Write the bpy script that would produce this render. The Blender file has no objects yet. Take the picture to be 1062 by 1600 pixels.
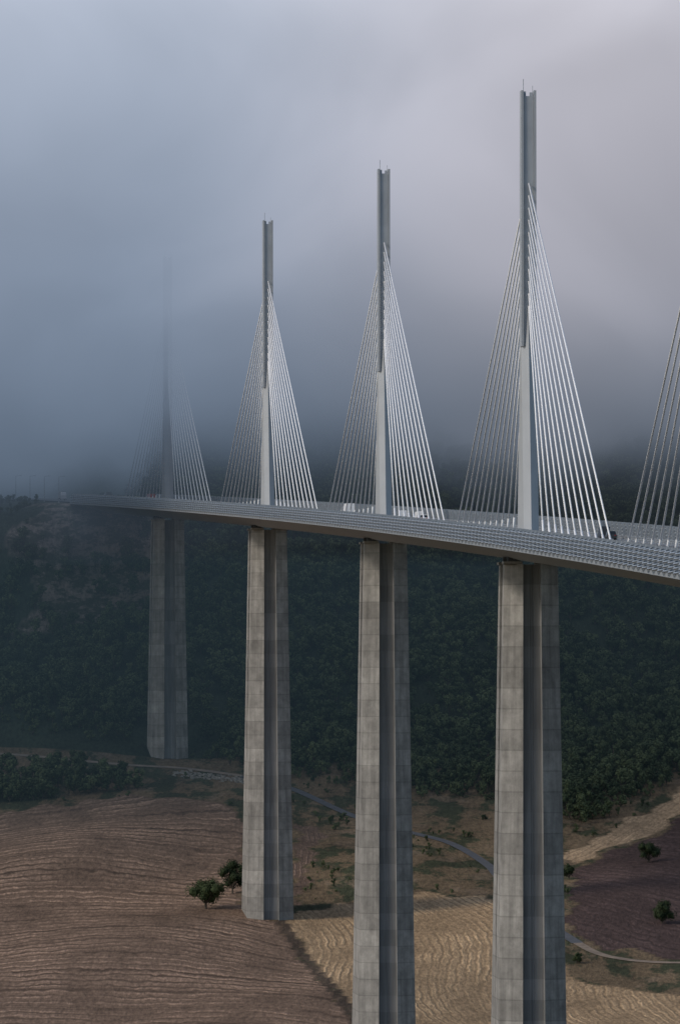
import bpy, math, random
import numpy as np
from mathutils import Vector, Matrix
R = random.Random(7)
scene = bpy.context.scene
COL = scene.collection

# ---------------------------------------------------------------- helpers
def new_obj(name, verts, faces, mat=None, parent=None, smooth=False, mats=None, fmat=None):
    me = bpy.data.meshes.new(name)
    me.from_pydata([tuple(v) for v in verts], [], faces)
    if mats:
        for m in mats: me.materials.append(m)
        if fmat is not None:
            me.polygons.foreach_set('material_index', fmat)
    elif mat: me.materials.append(mat)
    if smooth:
        me.polygons.foreach_set('use_smooth', [True]*len(me.polygons))
    me.update()
    ob = bpy.data.objects.new(name, me)
    COL.objects.link(ob)
    if parent: ob.parent = parent
    return ob

def empty(name, loc=(0,0,0)):
    e = bpy.data.objects.new(name, None); e.location = loc
    COL.objects.link(e); return e

class MB:
    def __init__(s): s.v=[]; s.f=[]; s.m=[]
    def add(s, vs, fs, m=0):
        o=len(s.v); s.v+= [tuple(v) for v in vs]; s.f += [tuple(i+o for i in f) for f in fs]; s.m += [m]*len(fs)
    def box(s, a, b, m=0, T=None):
        (x0,y0,z0),(x1,y1,z1)=a,b
        vs=[Vector(p) for p in [(x0,y0,z0),(x1,y0,z0),(x1,y1,z0),(x0,y1,z0),(x0,y0,z1),(x1,y0,z1),(x1,y1,z1),(x0,y1,z1)]]
        if T is not None: vs=[T@v for v in vs]
        s.add(vs,[(0,3,2,1),(4,5,6,7),(0,1,5,4),(1,2,6,5),(2,3,7,6),(3,0,4,7)],m)
    def loft(s, rings, m=0, cap0=True, cap1=True):
        n=len(rings[0]); vs=[p for r in rings for p in r]; fs=[]
        for i in range(len(rings)-1):
            for j in range(n):
                k=(j+1)%n
                fs.append((i*n+j,i*n+k,(i+1)*n+k,(i+1)*n+j))
        if cap0: fs.append(tuple(range(n-1,-1,-1)))
        if cap1: fs.append(tuple((len(rings)-1)*n+j for j in range(n)))
        s.add(vs,fs,m)
    def tube(s,a,b,r0,r1=None,n=6,m=0):
        a=Vector(a);b=Vector(b); r1=r0 if r1 is None else r1
        d=(b-a).normalized(); up=Vector((0,0,1)) if abs(d.z)<.95 else Vector((1,0,0))
        u=d.cross(up).normalized(); w=d.cross(u)
        s.loft([[c+(u*math.cos(t)+w*math.sin(t))*r for t in [2*math.pi*k/n for k in range(n)]] for c,r in ((a,r0),(b,r1))],m)
    def obj(s,name,mats,parent=None,smooth=False):
        return new_obj(name,s.v,s.f,parent=parent,mats=mats,fmat=s.m,smooth=smooth)

def mat_new(name):
    m=bpy.data.materials.new(name); m.use_nodes=True
    nt=m.node_tree; b=nt.nodes['Principled BSDF']
    return m,nt,b
def N(nt,t,**kw):
    n=nt.nodes.new(t)
    for k,v in kw.items(): setattr(n,k,v)
    return n
def math_n(nt,op,a,b=None,c=None,clamp=False):
    n=nt.nodes.new('ShaderNodeMath'); n.operation=op; n.use_clamp=clamp
    for i,x in enumerate((a,b,c)):
        if x is None: continue
        if isinstance(x,(int,float)): n.inputs[i].default_value=x
        else: nt.links.new(x,n.inputs[i])
    return n.outputs[0]
def maprange(nt,val,a,b,c,d,smooth=True):
    n=nt.nodes.new('ShaderNodeMapRange'); n.interpolation_type='SMOOTHSTEP' if smooth else 'LINEAR'
    nt.links.new(val,n.inputs[0])
    for i,x in enumerate((a,b,c,d)): n.inputs[i+1].default_value=x
    return n.outputs[0]
def noise(nt,vec,scale,detail=4,rough=.55,dist=0):
    n=nt.nodes.new('ShaderNodeTexNoise'); n.inputs['Scale'].default_value=scale
    n.inputs['Detail'].default_value=detail; n.inputs['Roughness'].default_value=rough; n.inputs['Distortion'].default_value=dist
    if vec is not None: nt.links.new(vec,n.inputs['Vector'])
    return n.outputs[0]
def mixcol(nt,fac,a,b,bt='MIX'):
    n=nt.nodes.new('ShaderNodeMix'); n.data_type='RGBA'; n.blend_type=bt
    if isinstance(fac,(int,float)): n.inputs[0].default_value=fac
    else: nt.links.new(fac,n.inputs[0])
    for i,x in ((6,a),(7,b)):
        if isinstance(x,tuple): n.inputs[i].default_value=(*x[:3],1)
        else: nt.links.new(x,n.inputs[i])
    return n.outputs[2]
def vscale(nt,vec,s,rot=(0,0,0)):
    n=nt.nodes.new('ShaderNodeMapping'); n.inputs['Scale'].default_value=s; n.inputs['Rotation'].default_value=rot
    nt.links.new(vec,n.inputs['Vector']); return n.outputs[0]
def simple(name,col,rough=.6,metal=0,var=.12,scale=.8):
    m,nt,b=mat_new(name)
    g=N(nt,'ShaderNodeNewGeometry')
    f=noise(nt,g.outputs['Position'],scale)
    f2=maprange(nt,f,.3,.7,1-var,1+var,False)
    c=mixcol(nt,1,col,f2,'MULTIPLY')
    nt.links.new(c,b.inputs['Base Color']); b.inputs['Roughness'].default_value=rough; b.inputs['Metallic'].default_value=metal
    return m

# ---------------------------------------------------------------- bridge alignment
SP=340.0
def cx(y):
    t=(y-1280)/SP
    return 36.5-22.6*t-3.2*t*t
def hd(y):
    t=(y-1280)/SP
    s=(-22.6-6.4*t)/SP
    return Vector((s,1,0)).normalized()
def cz(y): return -14.2+.0307*y
def frame(y):
    d=hd(y); r=Vector((d.y,-d.x,0))
    return Vector((cx(y),y,cz(y))), r, d
Y0,Y1=300.0,2506.0

# ---------------------------------------------------------------- terrain
py=np.array([-6000,-300,0,120,500,900,1280,1620,1700,1800,1850,1900,1960,2000,2050,2100,2150,2200,2250,2300,2350,2400,2450,2500,2550,2600,2700,2800,3000,3400,12000.])
pz=np.array([20,0,-4,-30,-170,-172,-123,-105,-98,-89,-84,-79,-73,-69,-64,-59,-53,-46,-38,-27,-10,8,26,44,57,70,95,118,150,170,180.])
ty=np.arange(-6000,12000,5.); tz=np.interp(ty,py,pz)
k=np.hanning(11); k/=k.sum(); tz=np.convolve(np.pad(tz,5,mode='edge'),k,'valid')
def sstep(x,a,b):
    t=np.clip((x-a)/(b-a),0,1); return t*t*(3-2*t)
def terrain(x,y):
    x=np.asarray(x,float); y=np.asarray(y,float)
    z=np.interp(y,ty,tz)
    z=z+4.5*np.exp(-((x+85)/45)**2-((y-2085)/60)**2)
    z=z+19*(1-sstep(x,-85,-48))*np.exp(-((y-2495)/45)**2)
    z=z+.05*np.clip(x-60,0,400)*sstep(y,1850,2050)
    hill=sstep(y,2250,2400)
    z=z+(1-hill)*.9*(np.sin(x/31+y/53)+np.sin(x/17-y/41+1))
    z=z+hill*(5*np.sin(x/37+y/90)+3*np.sin(x/19-y/33+2)+2*np.sin(x/11+y/17))
    z=z+hill*5*np.sin(x/75+1.1)*sstep(y,2350,2600)
    # level shelf left of the road, where the hillside meets the motorway
    pl=1-sstep(x,-95,-62); lev=-14.2+.0307*y-2.5+1.2*np.sin(x/9+y/21)
    z=np.where(z>lev, z*(1-pl)+pl*(lev+.9*np.clip(y-2760,0,400)*.4*(z>lev)), z)
    t=(y-1280)/SP; c=36.5-22.6*t-3.2*t*t
    w=(1-sstep(np.abs(x-c),19,40))*sstep(y,2500,2515)
    z=z*(1-w)+(-14.2+.0307*y-.35)*w
    return z
def T(x,y): return float(terrain(x,y))

def poly_mask(X,Y,poly):
    inside=np.zeros(X.shape,bool); n=len(poly)
    for i in range(n):
        x1,y1=poly[i]; x2,y2=poly[(i+1)%n]
        c=((y1>Y)!=(y2>Y)) & (X<(x2-x1)*(Y-y1)/((y2-y1) if y2!=y1 else 1e-9)+x1)
        inside^=c
    return inside
PL=[(-300,2150),(-130,2170),(-82,2213),(-50,2210),(-31,2165),(-28.7,1962),(-18.6,1955),(3.3,1745),(14,1600),(-300,1600)]
PT=[(-17.2,1955),(5.5,1985),(30,2003),(46,2000),(50,1940),(62,1850),(92,1795),(250,1770),(250,1600),(15,1600),(4.3,1745)]
PR=[(71,2025),(74,2070),(112,2160),(260,2290),(260,1850),(96,1868),(77,1888),(66,1912)]
PS=[(71,2103),(114,2212),(230,2380),(230,2290),(112,2166),(73,2078)]
PD=[(-13.8,2165),(-5.4,2150),(-8,2090),(-12,1972),(-15,1972)]

xs=np.unique(np.concatenate([np.array([-6000,-3500,-2000,-1200,-800,-600,-450]),np.arange(-350,-150,10.),np.arange(-150,150,1.5),np.arange(150,351,10.),np.array([450,600,800,1200,2000,3500,6000])]))
ys=np.unique(np.concatenate([np.arange(-6000,-300,600.),np.arange(-300,1600,40.),np.arange(1600,2340,1.6),np.arange(2340,2720,4.),np.arange(2720,3400,25.),np.array([3500,4000,5000,7000,9000,12000])]))
X,Yg=np.meshgrid(xs,ys)
Z=terrain(X,Yg)
nx,ny=len(xs),len(ys)
V=np.stack([X.ravel(),Yg.ravel(),Z.ravel()],1)
ii=np.arange(nx*ny).reshape(ny,nx)
F=np.stack([ii[:-1,:-1].ravel(),ii[:-1,1:].ravel(),ii[1:,1:].ravel(),ii[1:,:-1].ravel()],1)
me=bpy.data.meshes.new('ground'); me.from_pydata(V.tolist(),[],F.tolist())
me.polygons.foreach_set('use_smooth',np.ones(len(F),bool))
Xw=X+1.5*np.sin(Yg/9)+1.0*np.sin(Yg/3.7+X/5); Yw=Yg+4*np.sin(X/5)+3*np.sin(X/2.3+Yg/20)
colr=np.zeros((ny,nx,4)); colr[...,3]=1
SCR=np.array([.135,.098,.060]); FOR=np.array([.036,.046,.028])
colr[...,:3]=SCR
amp=np.full((ny,nx),0.0); ph=np.zeros((ny,nx)); scrub=np.ones((ny,nx))
def setc(mask,c,a,p):
    colr[mask,:3]=c; amp[mask]=a; ph[mask]=p[mask]; scrub[mask]=0
forest=(Yg>2290)
colr[forest,:3]=FOR
mL=poly_mask(Xw,Yw,PL); mT=poly_mask(Xw,Yw,PT); mR=poly_mask(Xw,Yw,PR); mS=poly_mask(Xw,Yw,PS); mD=poly_mask(Xw,Yw,PD)
pL=(Yg+.010*(X+62)**2+9*np.sin(X/21+Yg/60)+16*np.sin(Yg/95+X/60))/8.5
setc(mL,(.192,.130,.092),.85,pL)
setc(mT,(.315,.220,.130),.5,(X+.10*(Yg-1750)+7*np.sin((Yg-1700)/48)+.0*X)/2.4)
setc(mR,(.070,.047,.042),.45,(X*.8+Yg*.45)/5.0)
setc(mS,(.31,.222,.138),.35,(X-.35*Yg)/3.0)
setc(mD,(.13,.09,.068),.6,X/1.6)
dx=np.abs((X-np.interp(Yg,[1600,1745,1955],[14,3.8,-18])))
hl=(dx<1.8)&(Yg<1960)&(Yg>1600); colr[hl,:3]=(.075,.055,.04); amp[hl]=0
rock=(Yg>2425)&(Yg<2545)&(X<-62+6*np.sin(Yg/13))&(X>-118+7*np.sin(Yg/9))
colr[rock,:3]=(.21,.165,.135)
for nm,arr in (('furrow',ph),('furamp',amp),('scrub',scrub*(Yg<2290)),('rock',rock*1.0),('tram',mL*1.0)):
    a=me.attributes.new(nm,'FLOAT','POINT'); a.data.foreach_set('value',arr.astype(np.float32).ravel())
a=me.attributes.new('gcol','FLOAT_COLOR','POINT'); a.data.foreach_set('color',colr.astype(np.float32).ravel())
gm,nt,b=mat_new('ground_soil')
def attr(nt,n):
    a=N(nt,'ShaderNodeAttribute'); a.attribute_name=n; return a
geo=N(nt,'ShaderNodeNewGeometry'); P=geo.outputs['Position']
n1=noise(nt,vscale(nt,P,(.05,.02,.02)),1,5,.6); n2=noise(nt,vscale(nt,P,(.9,.25,.3)),1,5,.65); n3=noise(nt,vscale(nt,P,(.12,.05,.05)),1,4,.6)
fph=math_n(nt,'ADD',attr(nt,'furrow').outputs['Fac'],math_n(nt,'MULTIPLY',n3,1.8))
s1=math_n(nt,'SINE',math_n(nt,'MULTIPLY',fph,6.2832)); s2=math_n(nt,'SINE',math_n(nt,'MULTIPLY',fph,11.9))
sn=math_n(nt,'ADD',math_n(nt,'MULTIPLY',s1,.65),math_n(nt,'MULTIPLY',s2,.45))
sn=math_n(nt,'MULTIPLY',math_n(nt,'MULTIPLY',sn,attr(nt,'furamp').outputs['Fac']),maprange(nt,n1,.35,.65,.1,.85))
sn=math_n(nt,'MULTIPLY',sn,maprange(nt,n2,.3,.7,.25,1.4,False))
v=math_n(nt,'ADD',sn,maprange(nt,n2,.25,.75,.5,1.5,False))
v=math_n(nt,'MULTIPLY',v,maprange(nt,n1,.3,.7,.62,1.34,False))
tr=math_n(nt,'ABSOLUTE',math_n(nt,'SUBTRACT',math_n(nt,'FRACT',math_n(nt,'MULTIPLY',fph,.27)),.5))
tr=math_n(nt,'MULTIPLY',maprange(nt,tr,.03,.09,.45,0),attr(nt,'tram').outputs['Fac'])
tr=math_n(nt,'MULTIPLY',tr,maprange(nt,n3,.38,.6,.3,1))
v=math_n(nt,'MULTIPLY',v,math_n(nt,'SUBTRACT',1,tr))
base=attr(nt,'gcol').outputs['Color']
gr=maprange(nt,noise(nt,vscale(nt,P,(.09,.035,.05)),1,6,.65),.47,.56,0,1)
gr=math_n(nt,'MULTIPLY',gr,attr(nt,'scrub').outputs['Fac'])
base=mixcol(nt,gr,base,(.045,.050,.028))
tn=maprange(nt,noise(nt,vscale(nt,P,(.06,.03,.05)),1.3,5,.6),.55,.62,0,.7)
tn=math_n(nt,'MULTIPLY',tn,attr(nt,'scrub').outputs['Fac'])
base=mixcol(nt,tn,base,(.17,.125,.085))
rk=maprange(nt,noise(nt,P,.16,6,.7),.42,.56,0,1)
rk=math_n(nt,'MULTIPLY',rk,attr(nt,'rock').outputs['Fac'])
base=mixcol(nt,rk,base,(.05,.05,.03))
fc=mixcol(nt,1,base,v,'MULTIPLY')
nt.links.new(fc,b.inputs['Base Color']); b.inputs['Roughness'].default_value=.95; b.inputs['Specular IOR Level'].default_value=.1
bp=N(nt,'ShaderNodeBump'); bp.inputs['Strength'].default_value=.6; bp.inputs['Distance'].default_value=.5
nt.links.new(v,bp.inputs['Height']); nt.links.new(bp.outputs[0],b.inputs['Normal'])
me.materials.append(gm)
ground=bpy.data.objects.new('ground',me); COL.objects.link(ground)

# ---------------------------------------------------------------- lanes
def ribbon(name,pts,w,mat,lift=.18,step=3,parent=None,zf=None):
    P_=[Vector((x,y,0)) for x,y in pts]
    out=[]
    for i in range(len(P_)-1):
        p0=P_[max(i-1,0)];p1=P_[i];p2=P_[i+1];p3=P_[min(i+2,len(P_)-1)]
        n=max(2,int((p2-p1).length/step))
        for k_ in range(n):
            t=k_/n
            out.append(.5*((2*p1)+(p2-p0)*t+(2*p0-5*p1+4*p2-p3)*t*t+(3*p1-p0-3*p2+p3)*t**3))
    out.append(P_[-1]); vs=[];fs=[]
    for i,p in enumerate(out):
        d=(out[min(i+1,len(out)-1)]-out[max(i-1,0)]).normalized(); r=Vector((d.y,-d.x,0))
        for s in (-1,-.33,.33,1):
            q=p+r*s*w/2; z=(zf(q) if zf else T(q.x,q.y)+lift); vs.append((q.x,q.y,z))
    for i in range(len(out)-1):
        for j in range(3):
            a_=i*4+j; fs.append((a_,a_+1,a_+5,a_+4))
    return new_obj(name,vs,fs,mat,parent,True)
m_asph=simple('asphalt',(.075,.078,.085),.8,var=.2,scale=.3)
m_lane=simple('lane_asphalt',(.062,.066,.075),.8,var=.25,scale=.5)
m_track=simple('track_gravel',(.20,.155,.115),.95,var=.3,scale=.3)
ribbon('country_lane',[(-33,2252),(-15.4,2228),(6.1,2182),(24.7,2139),(36.7,2111),(46,2071),(49,2045),(53,2000),(60,1930),(68,1893)],3.6,m_lane)
ribbon('dirt_track',[(68,1893),(76,1873),(96,1860),(130,1855),(200,1850)],3.0,m_track)
ribbon('dirt_track',[(-33.5,2253),(-54,2270),(-72,2273),(-91,2275),(-117,2279),(-170,2285)],3.2,m_track)
mw=[(cx(y),y) for y in range(2506,3000,20)]
ribbon('motorway',mw,27,m_asph,zf=lambda q: cz(q.y)+.02,step=10)

# ---------------------------------------------------------------- materials for the viaduct
m_conc,nt,b=mat_new('pier_concrete')
g=N(nt,'ShaderNodeNewGeometry'); P=g.outputs['Position']
sp=N(nt,'ShaderNodeSeparateXYZ'); nt.links.new(P,sp.inputs[0])
zl=math_n(nt,'DIVIDE',sp.outputs[2],4.0)
fl=math_n(nt,'FLOOR',zl); fr=math_n(nt,'FRACT',zl)
wn=N(nt,'ShaderNodeTexWhiteNoise'); wn.noise_dimensions='2D'
cb=N(nt,'ShaderNodeCombineXYZ'); nt.links.new(fl,cb.inputs[0]); nt.links.new(math_n(nt,'FLOOR',math_n(nt,'DIVIDE',sp.outputs[1],200)),cb.inputs[1]); nt.links.new(cb.outputs[0],wn.inputs[0])
band=maprange(nt,wn.outputs[0],0,1,.80,1.15,False)
joint=maprange(nt,math_n(nt,'ABSOLUTE',math_n(nt,'SUBTRACT',fr,.5)),.45,.49,1,.76)
st=maprange(nt,noise(nt,vscale(nt,P,(.9,.9,.05)),1,5,.6),.3,.7,.70,1.24,False)
st2=maprange(nt,noise(nt,P,.3,6,.72),.3,.7,.66,1.28,False)
vv=math_n(nt,'MULTIPLY',math_n(nt,'MULTIPLY',band,joint),math_n(nt,'MULTIPLY',st,st2))
c=mixcol(nt,1,(.245,.234,.214),vv,'MULTIPLY'); nt.links.new(c,b.inputs['Base Color']); b.inputs['Roughness'].default_value=.9
m_recess_shade,nt,b=mat_new('pier_recess_shaded_concrete')  # base tone darkened to paint recess shade and damp, with water streaks
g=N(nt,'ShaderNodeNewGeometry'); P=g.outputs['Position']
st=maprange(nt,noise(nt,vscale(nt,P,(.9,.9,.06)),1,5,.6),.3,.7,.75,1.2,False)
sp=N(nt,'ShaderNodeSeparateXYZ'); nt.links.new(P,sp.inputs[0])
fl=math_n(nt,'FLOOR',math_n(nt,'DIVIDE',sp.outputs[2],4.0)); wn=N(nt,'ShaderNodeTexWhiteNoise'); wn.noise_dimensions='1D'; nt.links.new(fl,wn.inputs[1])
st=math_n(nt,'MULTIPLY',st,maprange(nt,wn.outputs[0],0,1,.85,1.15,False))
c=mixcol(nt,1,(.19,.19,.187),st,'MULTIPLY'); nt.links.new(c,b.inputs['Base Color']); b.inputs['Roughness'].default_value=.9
m_white=simple('mast_grey_paint',(.34,.36,.38),.45,var=.07,scale=.15)
m_web=simple('mast_web_paint',(.34,.365,.39),.5,var=.1,scale=.3)
m_cable=simple('stay_cable_sheath',(.85,.85,.85),.4,var=.03)
m_steel=simple('deck_steel_paint',(.27,.29,.31),.5,var=.1,scale=.3)
m_dark=simple('dark_steel',(.06,.065,.07),.6)
m_line=simple('road_marking_paint',(.75,.75,.73),.6,var=.05)
m_rail=simple('galvanised_rail',(.34,.36,.38),.45,.4,var=.1)
m_screen=simple('wind_screen_panel',(.20,.23,.26),.3,var=.2,scale=1.5)

via=empty('cable_stayed_viaduct')
def pier(i,y):
    o,r,d=frame(y); zt=o.z-5.2; foot=T(o.x,o.y)-6; H=zt-foot
    mb=MB()
    def P3(u,v,z): return Vector((o.x,o.y,0))+r*u+d*v+Vector((0,0,z))
    def dims(h): return 10.4+.030*h, 15.5+.08*h, max(0,5.5*(1-h/90))
    def rec(sec, z, sgn):
        return [P3(u,v*sgn,z) for (u,v) in (sec if sgn>0 else sec[::-1])]
    def colsec(h):
        W,L,gp=dims(h); c_=.13*L; rr=.165*W
        return [(-W/2,-L/2+c_),(-rr,-L/2),(-rr+.15,-L/2+1.3),(-.32,-L/2+1.4),(-.25,-L/2+1.6),(.25,-L/2+1.6),(.32,-L/2+1.4),(rr-.15,-L/2+1.3),(rr,-L/2),(W/2,-L/2+c_),(W/2,-gp/2),(-W/2,-gp/2)]
    hs=[0,30,60,min(90,H)]
    for sgn in (1,-1):
        mb.loft([rec(colsec(h),zt-h,sgn) for h in hs],0)
    if H>90:
        def full(h):
            s=colsec(h)[:10]
            return [P3(u,v,zt-h) for u,v in s]+[P3(-u,-v,zt-h) for u,v in s]
        mb.loft([full(90.01),full((90+H)/2),full(H)],0)
    ob=mb.obj('pier' if i==0 else 'pier.%03d'%i,[m_conc,m_recess_shade],via)
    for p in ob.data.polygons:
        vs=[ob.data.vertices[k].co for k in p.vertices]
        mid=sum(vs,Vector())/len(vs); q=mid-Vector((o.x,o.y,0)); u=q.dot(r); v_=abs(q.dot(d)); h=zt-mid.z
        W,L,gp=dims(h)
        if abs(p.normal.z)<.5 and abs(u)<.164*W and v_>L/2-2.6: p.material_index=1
    mb=MB(); W,L,gp=dims(0)
    Tm=Matrix.Translation((o.x,o.y,zt))@Matrix(((r.x,d.x,0,0),(r.y,d.y,0,0),(0,0,1,0),(0,0,0,1)))
    for v0 in (-L/2+1,L/2-4):
        mb.box((-W/2-.25,v0-.6,0.003),(-1.8,v0+3.6,.55),0,Tm); mb.box((1.8,v0-.6,0.003),(W/2+.25,v0+3.6,.55),0,Tm)
        for u in (-4,-2.6,2.6,4): mb.box((u-.5,v0+.8,.55),(u+.5,v0+2.2,1.6),1,Tm)
        mb.box((-3.9,v0+.2,1.2),(3.9,v0+3,2.4),1,Tm)
    mb.obj('pier_head_%d'%i,[m_conc,m_dark],via)
YS=[600,940,1280,1620,1960,2300]
for i,y in enumerate(YS): pier(i,y)

# ---- deck
sts=list(np.arange(Y0,Y1,10.))+[Y1]
prof=[(-16,.12),(-15.6,.12),(-15.5,0),(15.5,0),(15.6,.12),(16,.12),(16,-.65),(12.5,-1.1),(2.4,-4.2),(-2.4,-4.2),(-12.5,-1.1),(-16,-.65)]
mb=MB(); rings=[]
for y in sts:
    o,r,d=frame(y); rings.append([o+r*u+Vector((0,0,z)) for u,z in prof][::-1])
mb.loft(rings,0); mb.obj('deck',[m_steel],via)
def strip(name,u0,u1,z,mat,dash=None):
    mb=MB(); 
    if dash is None:
        for a,b_ in zip(sts[:-1],sts[1:]):
            oa,ra,_=frame(a); ob_,rb,_=frame(b_)
            mb.add([oa+ra*u0+Vector((0,0,z)),oa+ra*u1+Vector((0,0,z)),ob_+rb*u1+Vector((0,0,z)),ob_+rb*u0+Vector((0,0,z))],[(0,1,2,3)])
    else:
        y=Y0
        while y<Y1-5:
            oa,ra,_=frame(y); ob_,rb,_=frame(y+3)
            mb.add([oa+ra*u0+Vector((0,0,z)),oa+ra*u1+Vector((0,0,z)),ob_+rb*u1+Vector((0,0,z)),ob_+rb*u0+Vector((0,0,z))],[(0,1,2,3)]); y+=13
    mb.obj(name,[mat],via)
strip('carriageway_left',-14,-2.4,.02,m_asph); strip('carriageway_right',2.4,14,.02,m_asph)
for u in (-13.2,-3.2,3.2,10.2,-10.2,13.2): strip('edge_line',u-.12,u+.12,.05,m_line)
for u in (-6.7,6.7): strip('lane_line',u-.1,u+.1,.05,m_line,True)
mb=MB()
for u in (-14.2,-2.2,2.2,14.2):
    for z0,z1 in ((.45,.62),(.8,.95)):
        rr=[]
        for y in sts:
            o,r,d=frame(y); rr.append([o+r*(u+a)+Vector((0,0,zz)) for a,zz in ((-.07,z0),(.07,z0),(.07,z1),(-.07,z1))])
        mb.loft(rr,0)
    y=Y0+2
    while y<Y1:
        o,r,d=frame(y); mb.tube(o+r*u,o+r*u+Vector((0,0,.95)),.07,n=4); y+=6
mb.obj('crash_barrier',[m_rail],via)
mb=MB(); BAY=7.5
for s in (-1,1):
    y=Y0+1
    while y<Y1-BAY:
        o,r,d=frame(y); u=s*15.75
        b0=o+r*u
        mb.loft([[b0+r*((a-k_)*s)+d*c_+Vector((0,0,z)) for a,c_ in ((-.2,-.2),(.6,-.2),(.6,.2),(-.2,.2))] for z,k_ in ((.1,0),(1.8,0),(3.35,.35))],1)
        for kx in range(5):
            z0=.25+kx*.62; h=.34
            pts=[]; nseg=5
            for q in range(nseg+1):
                t=q/nseg; p,rv,_=frame(y+BAY*t); bow=math.sin(math.pi*t)
                for z,off in ((z0-.26*bow,.0),(z0+h*.5-.26*bow,.18),(z0+h-.26*bow,.02)):
                    inn=.35*max(0,(z-1.8)/1.5)
                    pts.append(p+rv*(s*(15.95+bow*.8+off-inn))+Vector((0,0,z)))
            fs=[]
            for q in range(nseg):
                for j in range(2): a_=q*3+j; fs.append((a_,a_+3,a_+4,a_+1))
            mb.add(pts,fs,0)
        y+=BAY
mb.obj('wind_screen',[m_screen,m_rail],via)

# ---- masts and stays
for i,y in enumerate(YS):
    o,r,d=frame(y); mb=MB()
    def P3(u,v,z): return o+r*u+d*v+Vector((0,0,z))
    def rect(u0,u1,v0,v1,z): return [P3(u0,v0,z),P3(u1,v0,z),P3(u1,v1,z),P3(u0,v1,z)]
    for s in (-1,1):
        rings=[]
        for z in (-.5,10,20,30,38,46):
            t=max(38-z,0)/38; vc=s*(6.6*t+1.05*(1-t)); hv=1.1-.05*(1-t); hu=1.42+.05*t
            e=1.25; pk=.40
            if z>40: vc*=.45; pk=.05; hu=.9
            rings.append([P3(-hu,vc-hv+e,z),P3(-.1,vc-hv-pk,z),P3(hu,vc-hv+e,z),P3(hu,vc+hv-e+.4,z),P3(.1,vc+hv+pk,z),P3(-hu,vc+hv-e+.4,z)])
        mb.loft(rings,0)
    mb.loft([rect(-1.0,1.0,-1.65,1.65,37.4),rect(-.95,.95,-1.3,1.3,85.9)],1)
    for s in (-1,1):
        a,b_=(s*1.0,s*1.47) if s>0 else (s*1.47,s*1.0)
        mb.loft([rect(a,b_,-2.05,2.05,37.2),rect(a,b_,-1.6,1.6,87)],0)
    mb.box((-.9,-.3,85.9),(-.4,.3,86.9),1,Matrix.Translation(o)); mb.box((.3,-.3,85.9),(.8,.3,86.7),1,Matrix.Translation(o))
    mb.tube(P3(-.9,0,85.9),P3(-.9,0,89.3),.07,n=5,m=1)
    mb.tube(P3(.9,0,85.9),P3(.9,0,88),.05,n=5,m=1)
    mb.obj('mast' if i==0 else 'mast.%03d'%i,[m_white,m_web],via)
    cb_=MB()
    for s in (-1,1):
        for k_ in range(11):
            yy=y+s*(31+12.6*k_); 
            if yy<Y0 or yy>Y1: continue
            ao,ar,ad=frame(yy); zt=45.0+2.38*k_
            top=P3(0,s*1.75,zt); bot=ao+Vector((0,0,.4))
            cb_.tube(bot,top,.165,n=8,m=0)
            dd=(top-bot).normalized(); cb_.tube(bot-dd*.5,bot+dd*4,.21,n=8,m=0)
    cb_.obj('stay_cables' if i==0 else 'stay_cables.%03d'%i,[m_cable],via,True)
mb=MB(); o,r,d=frame(2506)
Tm=Matrix.Translation((o.x,o.y,o.z))@Matrix(((r.x,d.x,0,0),(r.y,d.y,0,0),(0,0,1,0),(0,0,0,1)))
mb.box((-9,-3,-22),(9,6,-4.3),0,Tm); mb.box((-15.9,.1,-22),(15.9,9,-.7),0,Tm)
mb.obj('abutment',[m_conc],via)

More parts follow.
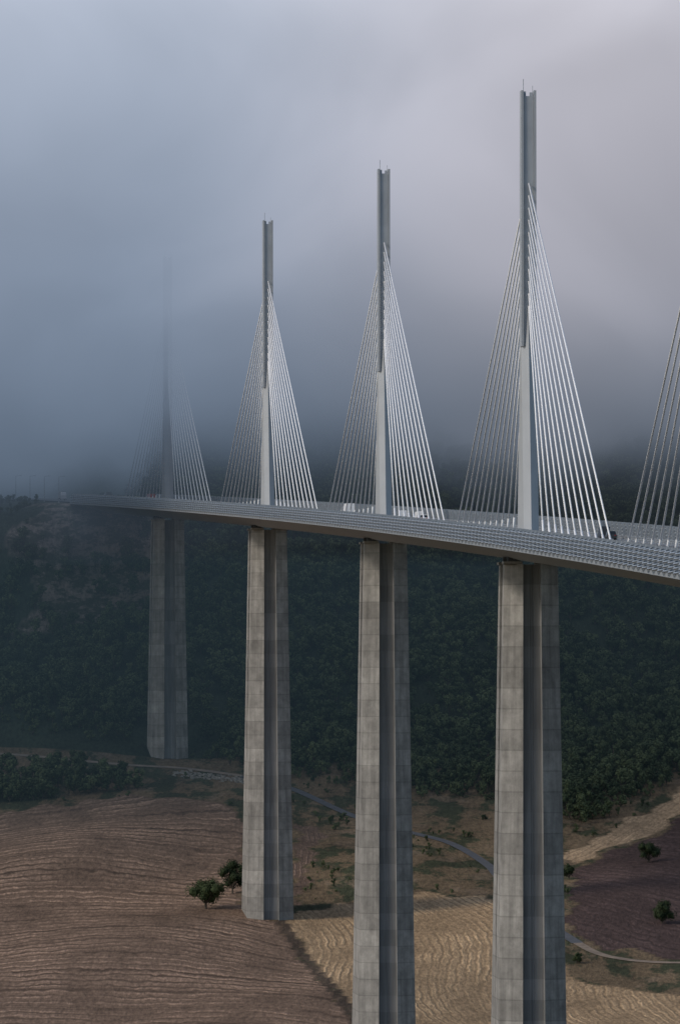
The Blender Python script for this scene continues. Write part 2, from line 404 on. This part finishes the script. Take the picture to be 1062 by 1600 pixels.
# ---------------------------------------------------------------- foliage
def leaf_mat(name,c1,c2):
    m,nt,b=mat_new(name)
    oi=N(nt,'ShaderNodeObjectInfo'); g=N(nt,'ShaderNodeNewGeometry')
    f=math_n(nt,'ADD',math_n(nt,'MULTIPLY',oi.outputs['Random'],.65),math_n(nt,'MULTIPLY',noise(nt,g.outputs['Position'],.5,2),.5),clamp=True)
    c=mixcol(nt,f,c1,c2)
    nt.links.new(c,b.inputs['Base Color']); b.inputs['Roughness'].default_value=.8; b.inputs['Specular IOR Level'].default_value=.15
    return m
m_leaf=leaf_mat('foliage',(.020,.034,.020),(.115,.140,.066))
m_leafd=leaf_mat('foliage_dark',(.022,.034,.016),(.05,.068,.03))
m_bark=simple('bark',(.07,.055,.04),.9)
def tree_mesh(name,seed,h,w,nleaf,leaf,lobes=8,trunk=.28):
    rr=random.Random(seed); mb=MB()
    th=h*trunk
    mb.tube((0,0,-.6),(0,0,th*1.3),w*.04,w*.028,n=7,m=1)
    L=[]
    for k_ in range(lobes):
        a=2*math.pi*(k_/lobes)+rr.uniform(-.4,.4); rad=w*.5*rr.uniform(.3,.78)
        if k_%4==3: rad*=.3
        zc=th+(h-th)*rr.uniform(.18,.8); R_=w*rr.uniform(.12,.22)
        c_=Vector((rad*math.cos(a),rad*math.sin(a),min(zc,h-R_*.8)))
        L.append((c_,R_)); mb.tube((0,0,th*.9),c_,w*.022,w*.008,n=5,m=1)
    L.append((Vector((0,0,th+(h-th)*.5)),w*.25)); L.append((Vector((rr.uniform(-1,1)*w*.12,0,h-w*.2)),w*.17))
    for c_,R_ in L:
        rings=[]
        for t in (.12,.35,.6,.85):
            ph_=math.pi*t; rings.append([c_+Vector((math.sin(ph_)*math.cos(q),math.sin(ph_)*math.sin(q),math.cos(ph_)))*R_*rr.uniform(.45,.7) for q in [2*math.pi*j/7 for j in range(7)]][::-1])
        mb.loft(rings,0)
    for k_ in range(nleaf):
        c_,R_=L[rr.randrange(len(L))]
        n=Vector((rr.gauss(0,1),rr.gauss(0,1),rr.gauss(.25,1))).normalized()
        p=c_+n*R_*rr.uniform(.6,1.3)
        t1=n.cross(Vector((rr.gauss(0,1),rr.gauss(0,1),rr.gauss(0,1)))).normalized(); t2=n.cross(t1)
        n2=(n*.8+Vector((rr.gauss(0,.4),rr.gauss(0,.4),rr.gauss(0,.4))))
        s1=leaf*rr.uniform(.6,1.3); s2=leaf*rr.uniform(.5,1.0); bend=n2*leaf*.25
        mb.add([p-t1*s1-bend,p-t2*s2,p+t1*s1-bend,p+t2*s2],[(0,1,2,3)],0)
    me=bpy.data.meshes.new(name); me.from_pydata(mb.v,[],mb.f)
    me.polygons.foreach_set('material_index',mb.m)
    return me
def single_tree(name,x,y,h,w,seed,trunk=.25,n=2600,leaf=.28):
    me=tree_mesh(name,seed,h,w,n,leaf,14,trunk); me.materials.append(m_leafd); me.materials.append(m_bark)
    ob=bpy.data.objects.new(name,me); ob.location=(x,y,T(x,y)); COL.objects.link(ob); return ob
single_tree('oak_tree',-40,1970,9.0,11.5,3,.2)
single_tree('oak_tree',-32.6,2004,10.5,8.0,5,.14)
single_tree('bush',96.6,2068,6.5,8,6,.08,1600); single_tree('bush',94,1930,7,7.5,8,.08,1600)
single_tree('bush',67,1862,3.2,3.2,9,.08,700,.2); single_tree('bush',70.5,2034,5,4.2,10,.08,900)
src=bpy.data.collections.new('forest_tree_variants')
for k_ in range(6):
    me=tree_mesh('forest_tree',20+k_,R.uniform(6.0,9),R.uniform(5.2,7.4),230,.42,6,.15); me.materials.append(m_leaf); me.materials.append(m_bark)
    src.objects.link(bpy.data.objects.new('forest_tree_%d'%k_,me))
def scatter(name,pts):
    me=bpy.data.meshes.new(name); me.from_pydata([p[:3] for p in pts],[],[])
    a=me.attributes.new('sc','FLOAT','POINT'); a.data.foreach_set('value',[p[3] for p in pts])
    a=me.attributes.new('rt','FLOAT_VECTOR','POINT'); a.data.foreach_set('vector',[q for p in pts for q in (0,0,p[4])])
    ob=bpy.data.objects.new(name,me); COL.objects.link(ob)
    ng=bpy.data.node_groups.new(name+'_scatter','GeometryNodeTree')
    ng.interface.new_socket('Geometry',in_out='INPUT',socket_type='NodeSocketGeometry'); ng.interface.new_socket('Geometry',in_out='OUTPUT',socket_type='NodeSocketGeometry')
    gi=ng.nodes.new('NodeGroupInput'); go=ng.nodes.new('NodeGroupOutput')
    ip=ng.nodes.new('GeometryNodeInstanceOnPoints'); ci=ng.nodes.new('GeometryNodeCollectionInfo')
    ci.inputs['Collection'].default_value=src; ci.inputs['Separate Children'].default_value=True; ci.inputs['Reset Children'].default_value=True
    na=ng.nodes.new('GeometryNodeInputNamedAttribute'); na.data_type='FLOAT'; na.inputs[0].default_value='sc'
    nr=ng.nodes.new('GeometryNodeInputNamedAttribute'); nr.data_type='FLOAT_VECTOR'; nr.inputs[0].default_value='rt'
    L=ng.links
    L.new(gi.outputs[0],ip.inputs['Points']); L.new(ci.outputs[0],ip.inputs['Instance']); ip.inputs['Pick Instance'].default_value=True
    L.new(nr.outputs[0],ip.inputs['Rotation']); L.new(na.outputs[0],ip.inputs['Scale']); L.new(ip.outputs[0],go.inputs[0])
    mo=ob.modifiers.new('scatter','NODES'); mo.node_group=ng
    return ob
def edge_y(x): return float(np.interp(x,[-300,-118,-70,-55,-45,-30,-15,5,25,45,70,75,114,200],[2320,2312,2306,2300,2285,2262,2246,2240,2225,2214,2175,2150,2222,2350]))
pts=[]
for k_ in range(25000):
    x=R.uniform(-260,260); y=R.uniform(2140,2790)
    if y<edge_y(x)+R.uniform(-6,10): continue
    if abs(x)>150 and R.random()<.35: continue
    c_=cx(y)
    if y>2495 and abs(x-c_)<22: continue
    if y>2660 and R.random()<.3: continue
    if y<2330 and abs(x-cx(2300))<13 and y>2275: continue
    if -118<x<-62 and 2425<y<2545 and R.random()<.75: continue
    if x<-78 and y>2470 and R.random()<.7: continue
    if R.random()<.35 and math.sin(x/14+y/25)+math.sin(x/8-y/13)>.5: continue
    sc=R.uniform(.5,1.25)
    if x<-78 and y>2470: sc*=.4
    if y<edge_y(x)+18: sc*=.75
    pts.append((x,y,T(x,y)-.3,sc,R.uniform(0,6.28)))
scatter('distant_forest',pts)
pts=[]
for k_ in range(430):
    x=R.uniform(-190,-64); y=R.uniform(2196,2262)
    top=2262 if x<-80 else 2262-(x+80)*2
    low=2200+(x+120)*.5
    if low<y<top: pts.append((x,y,T(x,y)-.3,R.uniform(.6,1.1),R.uniform(0,6.28)))
scatter('tree_belt',pts)
pts=[]
for k_ in range(1400):
    x=R.uniform(-100,125); y=R.uniform(1985,2300)
    X1=np.array([x]);Y1_=np.array([y])
    if any(poly_mask(X1,Y1_,p)[0] for p in (PL,PT,PR,PS,PD)): continue
    nn=math.sin(x/13+y/31)+math.sin(x/7-y/19+2)+.7*math.sin(x/4+y/11)
    if nn<.45: continue
    if x<-30 and 2255<y<2290: continue
    lx=np.interp(y,[1893,1930,2000,2045,2071,2111,2139,2182,2228,2252],[68,60,53,49,46,36.7,24.7,6.1,-15.4,-33])
    if abs(x-lx)<4.5: continue
    if abs(x-cx(1960))<11 and y<1990: continue
    pts.append((x,y,T(x,y)-.4,R.uniform(.12,.42),R.uniform(0,6.28)))
scatter('shrubs',pts)
mb=MB()
for k_ in range(260):
    t=R.random(); x=-56+t*24+R.gauss(0,1); y=2262-t*18+R.gauss(0,3); s=R.uniform(.25,.7); z=T(x,y)
    n=6; rings=[]
    for zz,q in ((-.3,.9),(.25,1),(.7,.55)):
        rings.append([Vector((x+math.cos(a)*s*q*R.uniform(.8,1.2),y+math.sin(a)*s*q*R.uniform(.8,1.2),z+zz*s)) for a in [2*math.pi*j/n for j in range(n)]])
    mb.loft(rings,0)
mb.obj('stone_pile',[simple('limestone',(.22,.20,.17),.9,var=.35,scale=.6)])

# ---------------------------------------------------------------- vehicles
m_glass=simple('car_glass',(.02,.025,.03),.1); m_tyre=simple('tyre_rubber',(.02,.02,.02),.9)
def paint(name,c): return simple(name,c,.3,var=.02)
def vehicle(name,y,u,kind,col,sgn=1):
    o,r,d=frame(y)
    e=empty(name,o+r*u+Vector((0,0,.06))); d=d*sgn; r=r*sgn
    e.matrix_world=Matrix(((r.x,d.x,0,e.location.x),(r.y,d.y,0,e.location.y),(0,0,1,e.location.z),(0,0,0,1)))
    mp=paint(name+'_paint',col)
    def sec(w,prof_):
        mb=MB(); zm=max(z for v,z in prof_)
        A=[Vector((-w*(1-.16*max(0,(z-.9)/max(zm-.9,.1))),v,z)) for v,z in prof_]; B=[Vector((-p.x,p.y,p.z)) for p in A]
        n=len(A); mb.add(A+B,[tuple(range(n)),tuple(range(2*n-1,n-1,-1))]+[(i,n+i,n+(i+1)%n,(i+1)%n) for i in range(n)]); return mb
    if kind=='car':
        L=2.25; hb=sec(.92,[(-L,.35),(-L,.85),(-L+.1,1.0),(-1.0,1.05),(L-1.2,1.03),(L-.1,.85),(L,.6),(L,.35)])
        cab=sec(.86,[(-1.95,1.0),(-1.6,1.62),(.35,1.66),(1.2,1.02)]); rf=sec(.76,[(-1.6,1.62),(-1.45,1.73),(.25,1.75),(.42,1.64)]); wh=.35; ax=(-1.35,1.4); ww=.84
    elif kind=='van':
        L=2.7; hb=sec(.98,[(-L,.4),(-L,2.3),(-L+.15,2.4),(1.3,2.4),(1.7,2.2),(2.25,1.3),(L,1.1),(L,.4)])
        cab=sec(.99,[(1.35,1.35),(1.4,2.15),(1.75,2.14),(2.2,1.4)]); rf=sec(.8,[(-2.4,2.39),(-2.4,2.45),(1.0,2.45),(1.0,2.39)]); wh=.36; ax=(-1.7,1.75); ww=.88
    else:
        L=5; hb=sec(1.25,[(-L,.9),(-L,3.4),(2.6,3.4),(2.6,.9)])
        cab=sec(1.2,[(2.8,.5),(2.8,2.9),(3.1,3.1),(4.6,2.8),(5,1.9),(5,.5)]); rf=sec(.9,[(-L,.7),(-L,.95),(4.6,.95),(4.6,.7)]); wh=.5; ax=(-4.0,-2.7,3.9); ww=1.15
    hb.obj('body',[mp],e); cab.obj('windows' if kind!='truck' else 'cab',[m_glass if kind!='truck' else paint('cab_paint',(.5,.5,.52))],e)
    rf.obj('roof' if kind!='truck' else 'chassis',[mp if kind!='truck' else m_dark],e)
    mb=MB()
    for a in ax:
        for s in (-1,1): mb.tube((s*(ww-.12),a,wh),(s*(ww+.12),a,wh),wh,n=14)
    mb.obj('wheels',[m_tyre],e)
    mb=MB()
    for s in (-.6,.6): mb.box((s-.15,-L-.02,.7+.1),(s+.15,-L+.03,.95)); 
    mb.obj('rear_lights',[simple(name+'_lamp',(.35,.02,.02),.3)],e)
vehicle('white_truck',1831,11,'truck',(.8,.8,.8),1)
vehicle('white_van',1655,12.2,'van',(.82,.82,.82),1)
vehicle('white_car',1646,12.4,'car',(.82,.82,.82),1)
vehicle('white_van',1690,11.5,'van',(.75,.76,.78),1)
vehicle('dark_van',1252,11.8,'van',(.03,.035,.045),1)
vehicle('dark_car',1240,11.8,'car',(.04,.045,.05),1)
vehicle('red_truck',2440,8,'truck',(.35,.06,.04),1)
vehicle('truck',2580,6,'truck',(.12,.13,.14),1)
vehicle('truck',2640,-6,'truck',(.3,.3,.32),-1)
vehicle('dark_car',2545,-5,'car',(.05,.05,.06),-1)

def lamp(x,y,h=10):
    mb=MB(); mb.tube((0,0,0),(0,0,h),.14,.08,n=8); mb.tube((0,0,h),(1.8,0,h+.25),.06,n=6); mb.box((1.5,-.16,h+.12),(2.4,.16,h+.3)); mb.box((-.3,-.3,0),(.3,.3,.3))
    ob=mb.obj('street_lamp',[m_rail]); ob.location=(x,y,T(x,y)); 
for y in (2540,2600,2660,2720): lamp(cx(y)-17,y)

# ---------------------------------------------------------------- fog bank and valley haze (absorbing volumes, scattered light painted as emission)
def fog_nodes(name):
    fm=bpy.data.materials.new(name); fm.use_nodes=True; nt=fm.node_tree
    for n in list(nt.nodes):
        if n.type!='OUTPUT_MATERIAL': nt.nodes.remove(n)
    return fm,nt,[n for n in nt.nodes if n.type=='OUTPUT_MATERIAL'][0]
ZB=38
vs=[(x,y,z) for x in (-420,420) for y in (1990,2950) for z in (ZB,400)]
fog=new_obj('emissive_fog_bank',vs,[(0,1,3,2),(4,6,7,5),(0,4,5,1),(2,3,7,6),(0,2,6,4),(1,5,7,3)])
fm,nt,out=fog_nodes('fog')
g=N(nt,'ShaderNodeTexCoord'); P=g.outputs['Object']; s=N(nt,'ShaderNodeSeparateXYZ'); nt.links.new(P,s.inputs[0])
n1=noise(nt,vscale(nt,P,(.0095,.004,.012),(0,.6,0)),1,4,.56,.5)
nz=math_n(nt,'MULTIPLY',math_n(nt,'SUBTRACT',n1,.5),140)
hh=math_n(nt,'ADD',s.outputs[2],nz)
fz=maprange(nt,hh,58,145,0,1)
yy=math_n(nt,'ADD',s.outputs[1],nz)
fy=maprange(nt,yy,2010,2290,0,1)
dn=math_n(nt,'MULTIPLY',math_n(nt,'MULTIPLY',fz,fy),.021)
dn=math_n(nt,'ADD',dn,maprange(nt,s.outputs[0],-140,60,.0009,.0004))
hc=math_n(nt,'ADD',s.outputs[2],math_n(nt,'MULTIPLY',nz,.45))
def stops(cr,L):
    e=cr.color_ramp.elements
    while len(e)>1: e.remove(e[-1])
    e[0].position=L[0][0]; e[0].color=(*L[0][1],1)
    for p,c in L[1:]:
        q=e.new(p); q.color=(*c,1)
def zp(z): return (z+50)/330
LEFT=[(zp(-40),(.034,.052,.068)),(zp(58),(.054,.078,.110)),(zp(88),(.125,.168,.236)),(zp(145),(.25,.305,.40)),(zp(200),(.38,.435,.54)),(zp(245),(.52,.57,.68))]  # ramps paint the fog's light: brighter with height, bluer on the left
RIGHT=[(zp(-40),(.028,.045,.055)),(zp(60),(.042,.060,.084)),(zp(90),(.13,.157,.203)),(zp(130),(.31,.315,.365)),(zp(190),(.46,.455,.515)),(zp(245),(.64,.64,.71))]
hp=math_n(nt,'DIVIDE',math_n(nt,'ADD',hc,50),330)
cr=N(nt,'ShaderNodeValToRGB'); cr.color_ramp.interpolation='B_SPLINE'; nt.links.new(hp,cr.inputs[0]); stops(cr,LEFT)
cr2=N(nt,'ShaderNodeValToRGB'); cr2.color_ramp.interpolation='B_SPLINE'; nt.links.new(hp,cr2.inputs[0]); stops(cr2,RIGHT)
fx=maprange(nt,math_n(nt,'ADD',s.outputs[0],math_n(nt,'MULTIPLY',nz,.6)),-75,85,0,1)
ec=mixcol(nt,fx,cr.outputs[0],cr2.outputs[0])
br=maprange(nt,n1,.32,.68,.86,1.2,False)
ab=N(nt,'ShaderNodeVolumeAbsorption'); ab.inputs['Color'].default_value=(0,0,0,1); nt.links.new(dn,ab.inputs['Density'])
em=N(nt,'ShaderNodeEmission'); nt.links.new(ec,em.inputs[0]); nt.links.new(math_n(nt,'MULTIPLY',dn,br),em.inputs[1])  # fog glows by itself, standing in for light scattered inside it
ad=N(nt,'ShaderNodeAddShader'); nt.links.new(ab.outputs[0],ad.inputs[0]); nt.links.new(em.outputs[0],ad.inputs[1])
nt.links.new(ad.outputs[0],out.inputs['Volume'])
fog.data.materials.append(fm)
try: fm.cycles.volume_step_rate=1.0
except Exception as ex: print(ex)
fp=[(-420,1930),(-60,2010),(60,2150),(420,2200),(420,2950),(-420,2950)]
mb=MB(); mb.loft([[Vector((x,y,z)) for x,y in fp] for z in (-150,ZB-.02)])
hz=new_obj('emissive_valley_haze',mb.v,mb.f)
hm,nt,out=fog_nodes('haze')
D=.0009
ab=N(nt,'ShaderNodeVolumeAbsorption'); ab.inputs['Color'].default_value=(0,0,0,1); ab.inputs['Density'].default_value=D
em=N(nt,'ShaderNodeEmission'); em.inputs[0].default_value=(.040,.068,.092,1); em.inputs[1].default_value=D  # even bluish self-glow painted in place of scattered daylight
ad=N(nt,'ShaderNodeAddShader'); nt.links.new(ab.outputs[0],ad.inputs[0]); nt.links.new(em.outputs[0],ad.inputs[1]); nt.links.new(ad.outputs[0],out.inputs['Volume'])
hz.data.materials.append(hm)

# ---------------------------------------------------------------- light
sd=Vector((-.82,-.38,.62)).normalized()
el=math.asin(sd.z); az=math.atan2(sd.x,sd.y)
w=bpy.data.worlds.new('World'); scene.world=w; w.use_nodes=True; nt=w.node_tree
bg=nt.nodes['Background']; sky=N(nt,'ShaderNodeTexSky'); sky.sky_type='NISHITA'; sky.sun_disc=False; sky.sun_elevation=el; sky.sun_rotation=az
nt.links.new(sky.outputs[0],bg.inputs[0]); bg.inputs[1].default_value=.125
sl=bpy.data.lights.new('sun','SUN'); sl.energy=1.75; sl.angle=math.radians(10); sl.color=(1,.90,.78)
so=bpy.data.objects.new('sun',sl); so.rotation_euler=(-sd).to_track_quat('-Z','Y').to_euler(); COL.objects.link(so)

# ---------------------------------------------------------------- camera
cam=bpy.data.cameras.new('camera'); cam.sensor_fit='VERTICAL'; cam.sensor_height=36; cam.lens=36*10300/1600
cam.clip_start=1; cam.clip_end=20000
co=bpy.data.objects.new('camera',cam); co.location=(0,0,0); co.rotation_euler=(math.radians(90+1.35),0,0); COL.objects.link(co)
scene.camera=co
scene.view_settings.view_transform='Standard'; scene.view_settings.look='None'; scene.view_settings.exposure=0
